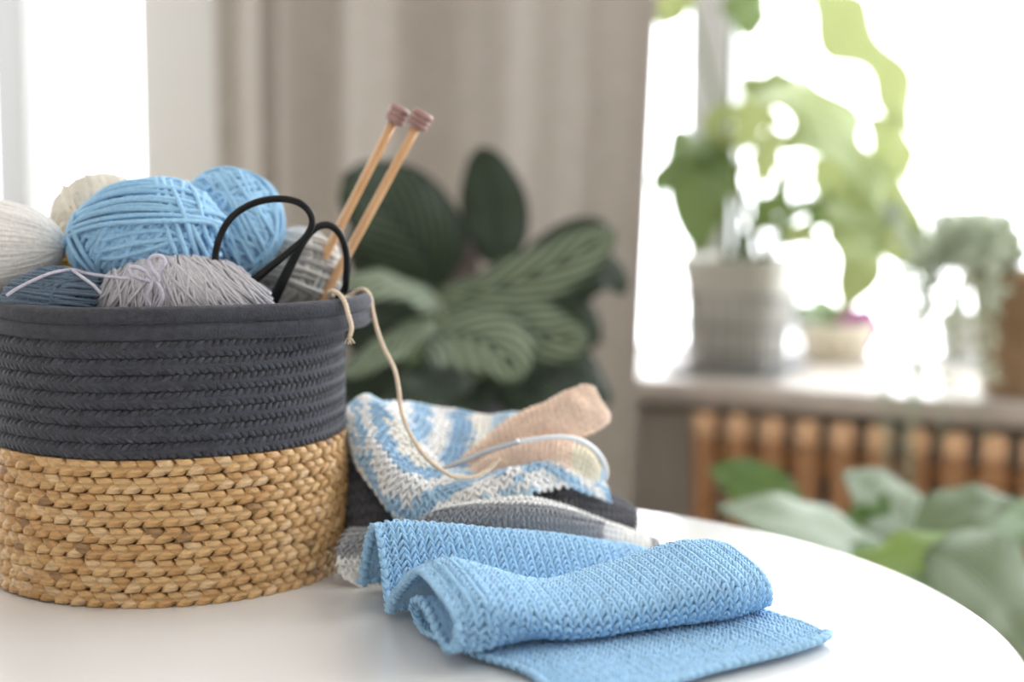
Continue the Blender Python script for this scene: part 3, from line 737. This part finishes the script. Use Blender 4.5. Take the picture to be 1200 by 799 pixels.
# circular needle
mat('needle_steel', 'b5b6b8', 0.3, metal=0.9); mat('needle_cable', 'e6e8ea', 0.3, spec=0.6)
nd = thing('circular_needle', at(560, 540, 1.01), 'silver circular knitting needle with clear cable looping out of the peach piece', 'needle')
P = cr([at(*p) for p in ((508, 552, .985), (540, 541, .99), (575, 527, .997), (608, 517, 1.004))], 24)
MB().add(*tube(P, np.interp(np.linspace(0, 1, 24), [0, .25, 1], [.0006, .0019, .0021]), 10)).build('needle_tip', 'needle_steel', nd)
P = cr([at(*p) for p in ((606, 518, 1.004), (635, 513, 1.005), (662, 512, 1.01), (685, 518, 1.015), (702, 532, 1.025), (710, 548, 1.035), (709, 560, 1.045), (700, 568, 1.055))], 48)
MB().add(*tube(P, .0017, 10)).build('cable', 'needle_cable', nd)

# ------------------------------------------------------------------ beige strand from the basket handle to the pile
def yarn_path(pts, n): return cr([at(*p) for p in pts], n)
sy = thing('yarn_strand', at(470, 480, .985), 'single beige yarn strand hung over the basket handle and trailing to the pile', 'yarn')
HP = [(410, 394, .952), (412, 383, .951), (408, 368, .951), (404, 354, .952), (398, 345, .956), (390, 341, .966), (386, 344, .98), (398, 350, 1.0), (412, 346, 1.012), (420, 340, 1.012), (428, 340, 1.004), (434, 348, .996),
      (437, 366, .99), (442, 386, .987), (450, 408, .983), (462, 432, .98), (467, 455, .977), (470, 480, .974), (480, 507, .970), (497, 533, .967), (515, 549, .969), (532, 558, .975), (552, 559, .982), (570, 552, .990), (580, 543, .995), (585, 538, .996)]
P = yarn_path(HP, 420); mbs = MB()
T = np.gradient(P, axis=0); T /= np.linalg.norm(T, axis=1)[:, None]; a_ = np.cross(T, [0.1, 1, .05]); a_ /= np.linalg.norm(a_, axis=1)[:, None]; b_ = np.cross(T, a_)
for ph in range(3):
    an = np.arange(420) * .62 + ph * 2 * PI / 3
    mbs.add(*tube(P + .00068 * (np.cos(an)[:, None] * a_ + np.sin(an)[:, None] * b_), .00088, 6), col=np.array(lin('ecd8bf')))
mbs.build('twisted_ply', 'yarn_beige', sy)
mbf = MB()
for k in range(9):
    q = P[0]; e = q + np.array([rng.uniform(-.003, .003), rng.uniform(-.002, .002), -rng.uniform(.002, .005)])
    mbf.add(*tube(np.array([q, (q + e) / 2 + rng.uniform(-.0006, .0006, 3), e]), .0004, 5), col=np.array(lin('ecd6bb')))
mbf.build('frayed_end', 'yarn_beige', sy)

# ------------------------------------------------------------------ leaves
def leaf(parent, pts, width, material, up=(0, 0, 1), fold=.15, wave=.0, lobes=0, nu=22, nv=10, shape=.8, name='leaf', seed=0, droop=0., wfreq=5, rnd=.75):
    r = np.random.default_rng(seed); C = cr(pts, nu); T = np.gradient(C, axis=0); T /= np.linalg.norm(T, axis=1)[:, None]
    V, UV = [], []; ph = r.uniform(0, 6)
    for i in range(nu):
        u = i / (nu - 1); side = unit(np.cross(T[i], up)); nrm = np.cross(side, T[i])
        wd = width * (math.sin(PI * u ** shape)) ** rnd if 0 < u < 1 else 0.0
        wd = max(wd, width * .02)
        for j in range(nv + 1):
            v = j / nv * 2 - 1; ww = wd
            if lobes: ww *= 1 - .5 * (abs(v) ** 1) * (.5 + .5 * math.sin(u * lobes * 2 * PI + (0 if v > 0 else 1.3)))
            V.append(C[i] + side * ww * v + nrm * (fold * abs(v) * ww - droop * v * v * ww + wave * math.sin(wfreq * u * PI + ph + (1.4 if v > 0 else 0)) * abs(v) ** 1.5))
            UV.append((u, j / nv))
    F = [(i * (nv + 1) + j, (i + 1) * (nv + 1) + j, (i + 1) * (nv + 1) + j + 1, i * (nv + 1) + j + 1) for i in range(nu - 1) for j in range(nv)]
    return MB().add(V, F, uv=UV).build(name, material, parent, uv=True)
def stem(parent, a, b, r, material, bow=(0, 0, 0), name='stem'):
    a, b = np.array(a), np.array(b); m = (a + b) / 2 + np.array(bow)
    return MB().add(*tube(cr([a, m, b], 18), np.linspace(r * 1.2, r * .8, 18), 8)).build(name, material, parent)
leaf_mat('calathea_leaf', '161e17', '4a5a45', 50, 1.3, .6, .5, .05, tint='4a5a3a')
leaf_mat('calathea_pale', '1a251a', '919f85', 38, 1.0, 1.0, .5, .06, tint='5a6a44')
leaf_mat('calathea_under', '4a3a38', '5a4744', 50, 1.2, .5, .5, .1)
leaf_mat('aspidistra_leaf', '486634', '5d7c44', 9, -14, .6, .4, .18, tint='8fae55', coat=.05)
leaf_mat('aspidistra_pale', '64785a', '83937a', 9, -14, .5, .35, .12, tint='a0b37a', coat=.15)  # window gloss on the leaves put into the colour as a paler, greyer green
leaf_mat('aspidistra_bright', '75934c', '8dab60', 9, -14, .6, .4, .3, tint='b0c870')
leaf_mat('monstera_leaf', '829558', '94a66c', 40, 1.0, .5, .35, .28, tint='a6ab74')
leaf_mat('monstera_dark', '5b7244', '6f8553', 40, 1.0, .5, .35, .22, tint='7f9150')
leaf_mat('grey_leaf', '8f9a86', 'a4ae9a', 40, 1.0, .5, .5, .3)
for _k in ('calathea_leaf', 'calathea_pale'): MATS[_k].node_tree.nodes['Principled BSDF'].inputs['Specular IOR Level'].default_value = .25
mat('stem_green', '5c6f3c', .6); mat('dark_pot', '2b2b2d', .5, '232325', 20); mat('soil', '2d241d', .95, '1d1712', 60, .6, 150)
mat('pot_grey', 'c3c2bb', .55, 'b7b6af', 14); mat('terracotta', 'a08468', .8, '92765b', 20); mat('wire_dark', '6b6e72', .5); mat('cream_ceramic', 'd9d2bf', .4)
mat('petal_pink', 'c86fb8', .6, 'b65aa6', 60, trans=.3)

# calathea behind the table on a tall planter
cal_base = np.array([-.115, 1.80, 0])
cal = thing('potted_calathea', cal_base, 'dark striped calathea plant in a tall dark planter behind the table', 'plant')
MB().add(*lathe([(.0005, 0), (.11, 0), (.115, .01), (.155, .70), (.16, .735), (.152, .74), (.144, .71), (.0005, .70)], cal_base, 48)).build('planter', 'dark_pot', cal)
MB().add(*lathe([(.0005, .715), (.07, .718), (.1435, .711)], cal_base, 32)).build('soil', 'soil', cal)
CAMV = np.array([0, -1, .15])
root = cal_base + [0, 0, .71]
CL = [  # path, half width, up, material
    ([(585, 312, 1.80), (582, 265, 1.82), (574, 215, 1.84), (562, 172, 1.85)], .040, (0.05, -1, .15), 'calathea_leaf'),
    ([(520, 335, 1.76), (490, 285, 1.74), (450, 240, 1.72), (402, 205, 1.70)], .062, (-.15, -.9, .5), 'calathea_leaf'),
    ([(515, 348, 1.72), (580, 338, 1.70), (650, 312, 1.69), (722, 268, 1.70)], .040, (.15, -.85, .75), 'calathea_pale'),
    ([(560, 372, 1.70), (600, 378, 1.66), (645, 395, 1.63), (690, 398, 1.62)], .043, (.0, -.95, .6), 'calathea_pale'),
    ([(500, 395, 1.66), (545, 392, 1.62), (585, 410, 1.58), (610, 446, 1.56)], .05, (.1, -.9, .6), 'calathea_pale'),
    ([(520, 360, 1.70), (480, 340, 1.66), (440, 332, 1.62), (395, 345, 1.6)], .032, (-.1, -.8, .8), 'calathea_pale'),
    ([(510, 372, 1.66), (475, 395, 1.62), (440, 418, 1.59), (400, 440, 1.57)], .022, (-.1, -.8, .8), 'calathea_pale'),
    ([(560, 398, 1.68), (620, 415, 1.66), (665, 435, 1.65), (715, 475, 1.64)], .038, (.1, -.8, .6), 'calathea_leaf'),
    ([(610, 345, 1.74), (650, 300, 1.76), (685, 275, 1.78), (712, 262, 1.78)], .03, (.1, -.9, .4), 'calathea_leaf'),
    ([(640, 350, 1.74), (680, 330, 1.75), (710, 315, 1.76), (732, 345, 1.76)], .024, (.1, -.9, .5), 'calathea_leaf'),
    ([(535, 350, 1.78), (525, 310, 1.8), (512, 280, 1.8), (520, 255, 1.8)], .036, (.2, -1, .1), 'calathea_under'),
    ([(500, 360, 1.75), (470, 320, 1.76), (440, 290, 1.77), (405, 275, 1.78)], .05, (-.2, -.9, .4), 'calathea_leaf'),
    ([(540, 420, 1.66), (520, 440, 1.62), (490, 460, 1.58), (450, 480, 1.56)], .035, (-.1, -.9, .5), 'calathea_leaf'),
    ([(520, 385, 1.80), (480, 385, 1.82), (440, 385, 1.84), (395, 380, 1.85)], .05, (-.1, -1, .2), 'calathea_leaf'),
    ([(530, 400, 1.80), (490, 420, 1.80), (440, 440, 1.8), (390, 455, 1.8)], .045, (-.1, -1, .2), 'calathea_leaf'),
    ([(550, 400, 1.78), (550, 425, 1.74), (555, 450, 1.72), (560, 480, 1.7)], .05, (.1, -1, .2), 'calathea_leaf'),
    ([(570, 380, 1.82), (620, 370, 1.84), (660, 375, 1.85), (705, 400, 1.86)], .045, (.1, -1, .2), 'calathea_leaf'),
    ([(590, 425, 1.66), (610, 445, 1.62), (630, 470, 1.6), (640, 495, 1.58)], .036, (.1, -.9, .5), 'calathea_leaf'),
]
for k, (pts, w, up, m) in enumerate(CL):
    W_ = [at(*p) for p in pts]; leaf(cal, W_, w, m, up, fold=.12, wave=.003, seed=k, droop=.18, rnd=.52, shape=.9)
    stem(cal, root + np.array([.05 * math.cos(k * 2.1), .05 * math.sin(k * 2.1), -.01]), W_[0], .0032, 'stem_green', (0, .0, .01))

# broad-leaved floor plant on the right
asp_base = np.array([.43, 1.50, 0])
asp = thing('potted_aspidistra', asp_base, 'broad ribbed green leaves of a floor plant before the slatted cover', 'plant')
MB().add(*lathe([(.0005, 0), (.10, 0), (.105, .01), (.125, .28), (.13, .30), (.122, .305), (.115, .285), (.0005, .28)], asp_base, 48)).build('pot', 'cream_ceramic', asp)
MB().add(*lathe([(.0005, .288), (.06, .292), (.115, .284)], asp_base, 32)).build('soil', 'soil', asp)
AL = [
    ([(1050, 645, 1.52), (985, 628, 1.50), (915, 606, 1.49), (840, 592, 1.50)], .046, (-.1, -.5, 1), 'aspidistra_pale', .003),
    ([(940, 615, 1.60), (905, 585, 1.61), (870, 562, 1.62), (830, 550, 1.62)], .030, (-.2, -.9, .35), 'aspidistra_leaf', .003),
    ([(1080, 640, 1.56), (1052, 605, 1.57), (1025, 578, 1.58), (988, 552, 1.59)], .042, (.2, -.7, .7), 'aspidistra_pale', .003),
    ([(1072, 640, 1.52), (1105, 608, 1.51), (1145, 592, 1.50), (1188, 584, 1.50)], .034, (-.2, -.6, .8), 'aspidistra_pale', .003),
    ([(985, 668, 1.44), (1040, 655, 1.42), (1095, 640, 1.41), (1150, 638, 1.40)], .026, (.0, -.6, .8), 'aspidistra_bright', .004),
    ([(1085, 648, 1.40), (1125, 662, 1.38), (1170, 705, 1.37), (1210, 775, 1.37)], .056, (.25, -.9, .5), 'aspidistra_pale', .005),
    ([(1105, 640, 1.45), (1130, 650, 1.44), (1150, 672, 1.43), (1160, 705, 1.42)], .035, (.2, -.9, .4), 'aspidistra_leaf', .004),
    ([(1140, 628, 1.56), (1175, 616, 1.58), (1215, 608, 1.60), (1260, 620, 1.6)], .030, (.0, -.7, .8), 'aspidistra_leaf', .003),
    ([(990, 660, 1.54), (1010, 632, 1.55), (1030, 605, 1.56), (1038, 578, 1.57)], .03, (.4, -1, .2), 'aspidistra_leaf', .003),
    ([(1095, 655, 1.50), (1060, 668, 1.49), (1020, 662, 1.48), (965, 645, 1.47)], .03, (-.1, -.7, .7), 'aspidistra_leaf', .003),
]
for k, (pts, w, up, m, wv) in enumerate(AL):
    W_ = [at(*p) for p in pts]; leaf(asp, W_, w, m, up, fold=.18, wave=wv, seed=k + 30, droop=.2, nv=12)
    stem(asp, asp_base + np.array([.05 * math.cos(k * 2.4), .05 * math.sin(k * 2.4), .27]), W_[0], .004, 'stem_green', (0, 0, .02))

# ------------------------------------------------------------------ things on the sill
SZ = .72
pc_ = onz(869, 434, SZ)
def pq(x, y, z): p = pc_[:2] + WU * x + WN * y; return np.array([p[0], p[1], SZ + z])
def square_pot(prof, fn):
    V, F = [], []; n = 20
    for (h, z) in prof:
        for k in range(n):
            t_ = 2 * PI * (k + .5) / n; c, s_ = math.cos(t_), math.sin(t_); q = (abs(c) ** 5 + abs(s_) ** 5) ** (-1 / 5)
            V.append(fn(h * c * q, h * s_ * q, z))
    for i in range(len(prof) - 1):
        for k in range(n): F.append((i * n + k, i * n + (k + 1) % n, (i + 1) * n + (k + 1) % n, (i + 1) * n + k))
    return V, F
mon = thing('potted_monstera', pq(0, 0, .006), 'tall yellow green split leaf plant in a grey tapered pot on the sill', 'plant')
MB().add(*square_pot([(.001, .006), (.054, .006), (.056, .010), (.080, .158), (.081, .170), (.075, .170), (.073, .155), (.001, .150)], pq)).build('pot', 'pot_grey', mon)
MB().add(*square_pot([(.001, .156), (.03, .158), (.0725, .155)], pq)).build('soil', 'soil', mon)
wb = thing('wire_basket', pq(0, 0, 0), 'low wire rack with dark tray around the grey plant pot', 'wire basket')
MB().add(*bev_box(-.094, .082, -.075, .075, 0.0, .006, .002, pq)).build('tray', 'wire_dark', wb)
for (x0, y0, x1, y1, nw_) in ((-.09, -.072, .078, -.072, 8), (-.09, .072, .078, .072, 8), (-.09, -.072, -.09, .072, 6), (.078, -.072, .078, .072, 6)):
    for z in (.03, .07, .115): MB().add(*tube(np.array([pq(x0, y0, z), pq(x1, y1, z)]), .0018, 6)).build('wire', 'wire_dark', wb)
    for k in range(nw_):
        s_ = k / nw_; x, y = x0 + (x1 - x0) * s_, y0 + (y1 - y0) * s_
        MB().add(*tube(np.array([pq(x, y, .004), pq(x, y, .117)]), .0014, 6)).build('wire', 'wire_dark', wb)
mroot = pq(0, 0, .15); D = 2.28
ML = [
    ([(872, 92, D - .02), (925, 105, D - .08), (985, 165, D - .14), (1035, 250, D - .18)], .075, (.25, -.75, .6), 'monstera_leaf', 3, 0),
    ([(950, 190, D - .04), (1000, 215, D - .1), (1045, 265, D - .14), (1088, 322, D - .16)], .055, (.1, -1, .1), 'monstera_leaf', 0, 0),
    ([(940, -25, D), (985, 25, D - .03), (1030, 75, D - .05), (1070, 160, D - .06)], .052, (.1, -1, .2), 'monstera_leaf', 2, 0),
    ([(1022, 135, D - .05), (1040, 160, D - .05), (1055, 185, D - .05), (1066, 215, D - .05)], .03, (.1, -1, .1), 'monstera_leaf', 0, 0),
    ([(850, 170, D - .05), (825, 200, D - .08), (818, 245, D - .1), (822, 300, D - .1)], .045, (-.2, -1, .2), 'monstera_dark', 0, 0),
    ([(850, 165, D - .05), (820, 165, D - .08), (790, 185, D - .1), (768, 240, D - .1)], .035, (-.3, -.8, .5), 'monstera_dark', 2, 0),
    ([(800, -40, D - .1), (795, -15, D - .1), (785, 10, D - .1), (775, 35, D - .1)], .03, (-.2, -1, .3), 'monstera_leaf', 0, 0),
    ([(860, -30, D - .05), (872, -5, D - .05), (878, 20, D - .05), (884, 48, D - .05)], .035, (.2, -1, .3), 'monstera_dark', 0, 0),
    ([(975, 230, D - .1), (1000, 260, D - .15), (1008, 310, D - .18), (990, 372, D - .18)], .042, (.3, -1, .2), 'monstera_leaf', 0, 0),
    ([(880, 215, D - .02), (905, 180, D - .06), (935, 160, D - .1), (970, 185, D - .12)], .045, (.1, -.8, .6), 'monstera_leaf', 4, 0),
    ([(868, 180, D), (880, 140, D - .03), (895, 105, D - .05), (930, 85, D - .06)], .045, (-.2, -1, .3), 'monstera_leaf', 4, 0),
    ([(872, 230, D), (850, 195, D - .05), (838, 155, D - .08), (850, 115, D - .08)], .035, (-.2, -1, .3), 'monstera_leaf', 3, 0),
    ([(905, 262, D), (935, 245, D - .05), (965, 250, D - .08), (992, 285, D - .1)], .04, (.1, -.8, .5), 'monstera_dark', 4, 0),
    ([(880, 275, D), (900, 250, D - .05), (918, 225, D - .07), (925, 195, D - .08)], .03, (.2, -1, .2), 'monstera_dark', 3, 0),
    ([(1030, 235, D - .12), (1055, 255, D - .14), (1075, 280, D - .15), (1108, 308, D - .16)], .022, (.5, -.9, .2), 'grey_leaf', 0, 0),
    ([(925, 290, D - .05), (935, 275, D - .06), (950, 280, D - .08), (960, 300, D - .08)], .018, (.2, -1, .3), 'monstera_leaf', 0, 0),
]
for k, (pts, w, up, m, lb, _) in enumerate(ML):
    W_ = [at(*p) for p in pts]; leaf(mon, W_, w, m, up, fold=.1, wave=.008, seed=k + 60, droop=.15, lobes=lb, nu=30)
    stem(mon, mroot + np.array([.03 * math.cos(k * 2.3), .03 * math.sin(k * 2.3), 0]), W_[0], .0035, 'stem_green', (.0, 0, .03))

# small pot with a pink flower
fp = onz(980, 421, SZ)
fl = thing('flower_pot', fp, 'small cream bowl with a pink flower on the window sill', 'plant')
MB().add(*lathe([(.0005, .0), (.045, 0), (.050, .006), (.064, .045), (.067, .06), (.062, .06), (.058, .045), (.0005, .042)], fp, 40)).build('bowl', 'cream_ceramic', fl)
MB().add(*lathe([(.0005, .050), (.059, .047)], fp, 24)).build('soil', 'soil', fl)
for k in range(7):
    a = k * .9; b0 = fp + np.array([0, 0, .038]); e = fp + np.array([.07 * math.cos(a) - .015, .05 * math.sin(a), .07 + .015 * (k % 3)])
    leaf(fl, [b0, (b0 + e) / 2 + [0, 0, .012], e], .022, 'monstera_dark', (0, -.7, .8), seed=k + 90, nu=10, nv=4)
fc = at(1004, 385, fp[1] - .02)
stem(fl, fp + np.array([0.01, 0, .035]), fc, .002, 'stem_green', name='flower_stem')
for k in range(6):
    a = k * PI / 3; d = np.array([math.cos(a), -.35, math.sin(a)]) * .04
    leaf(fl, [fc, fc + d * .5 + [0, -.006, 0], fc + d], .024, 'petal_pink', (0, -1, .1), seed=k + 99, nu=8, nv=4, name='petal')

# dark little box hedge plant and trailing plant at the right end of the sill
hb = onz(1122, 432, SZ) + np.array([.03, .08, 0])
hd = thing('potted_shrub', hb, 'small dense dark green clipped plant on the sill', 'plant')
MB().add(*lathe([(.0005, 0), (.032, 0), (.04, .075), (.043, .08), (.038, .08), (.036, .07), (.0005, .066)], hb, 32)).build('pot', 'pot_grey', hd)
stem(hd, hb + np.array([0, 0, .06]), hb + np.array([0, 0, .16]), .005, 'stem_green', name='trunk')
mat('shrub_green', '46563c', .6, '58684a', 60, trans=.15); mat('trail_green', 'b0baa2', .6, 'c0c8b4', 30, trans=.3)
mbh = MB(); k_ = 700; cc = np.stack([rng.uniform(-.052, .05, k_), rng.uniform(-.04, .04, k_), rng.uniform(.165, .235, k_)], 1) + hb
qv = np.array([(-.5, 0, 0), (0, -.9, .15), (.5, 0, 0), (0, .9, .15)]); 
Q = np.array([np.array(Matrix.Rotation(rng.uniform(0, 6.28), 3, 'Z') @ Matrix.Rotation(rng.uniform(-1.4, 1.4), 3, 'X')) for _ in range(k_)])
mbh.addn(cc[:, None] + np.einsum('kij,nj->kni', Q, qv) * .011, [(0, 1, 2, 3)], np.ones((k_, 3)))
o = mbh.build('foliage', 'shrub_green', hd, smooth=False); o['kind'] = 'stuff'

tb = onz(1222, 470, SZ) + np.array([0.0, .06, 0])
tp = thing('trailing_plant', tb, 'grey green trailing plant spilling from a brown clay pot on the sill', 'plant')
MB().add(*lathe([(.0005, 0), (.05, 0), (.055, .005), (.078, .150), (.082, .152), (.082, .165), (.074, .165), (.070, .15), (.0005, .145)], tb, 40)).build('pot', 'terracotta', tp)
MB().add(*lathe([(.0005, .155), (.069, .152)], tb, 24)).build('soil', 'soil', tp)
for k in range(36):
    r_ = np.random.default_rng(k + 200); a = r_.uniform(PI * .75, PI * 1.35); top = tb + np.array([.0, 0, .15])
    out_ = r_.uniform(.05, .15); hgt = r_.uniform(.03, .085); drop = r_.uniform(.0, .20) if k % 3 else r_.uniform(-.06, .05)
    if k in (2, 7, 11, 16): a, out_, hgt, drop = PI * 1.13 + .03 * r_.normal(), .135 + .01 * r_.normal(), .07, .30 + .05 * r_.random()
    dv = np.array([math.cos(a), math.sin(a) * .7, 0])
    pts = [top + dv * .03, top + dv * .06 + [0, 0, hgt * .8], top + dv * (.06 + out_ * .5) + [0, 0, hgt], top + dv * (.06 + out_) + [0, 0, hgt * .4 - drop * .3], top + dv * (.065 + out_) + [0, 0, -drop]]
    P = cr(pts, 40); m = MB(); m.add(*tube(P, .0011, 5))
    for i in range(5, 40, 2):
        for sd in (-1, 1):
            d = unit(r_.normal(size=3) + np.array([0, 0, .2])); w = unit(np.cross(d, r_.normal(size=3))); ln = r_.uniform(.012, .022)
            m.add([P[i], P[i] + d * ln * .5 + w * ln * .28, P[i] + d * ln, P[i] + d * ln * .5 - w * ln * .28], [(0, 1, 2, 3)])
    m.build('trailing_stem', 'trail_green', tp, smooth=False)
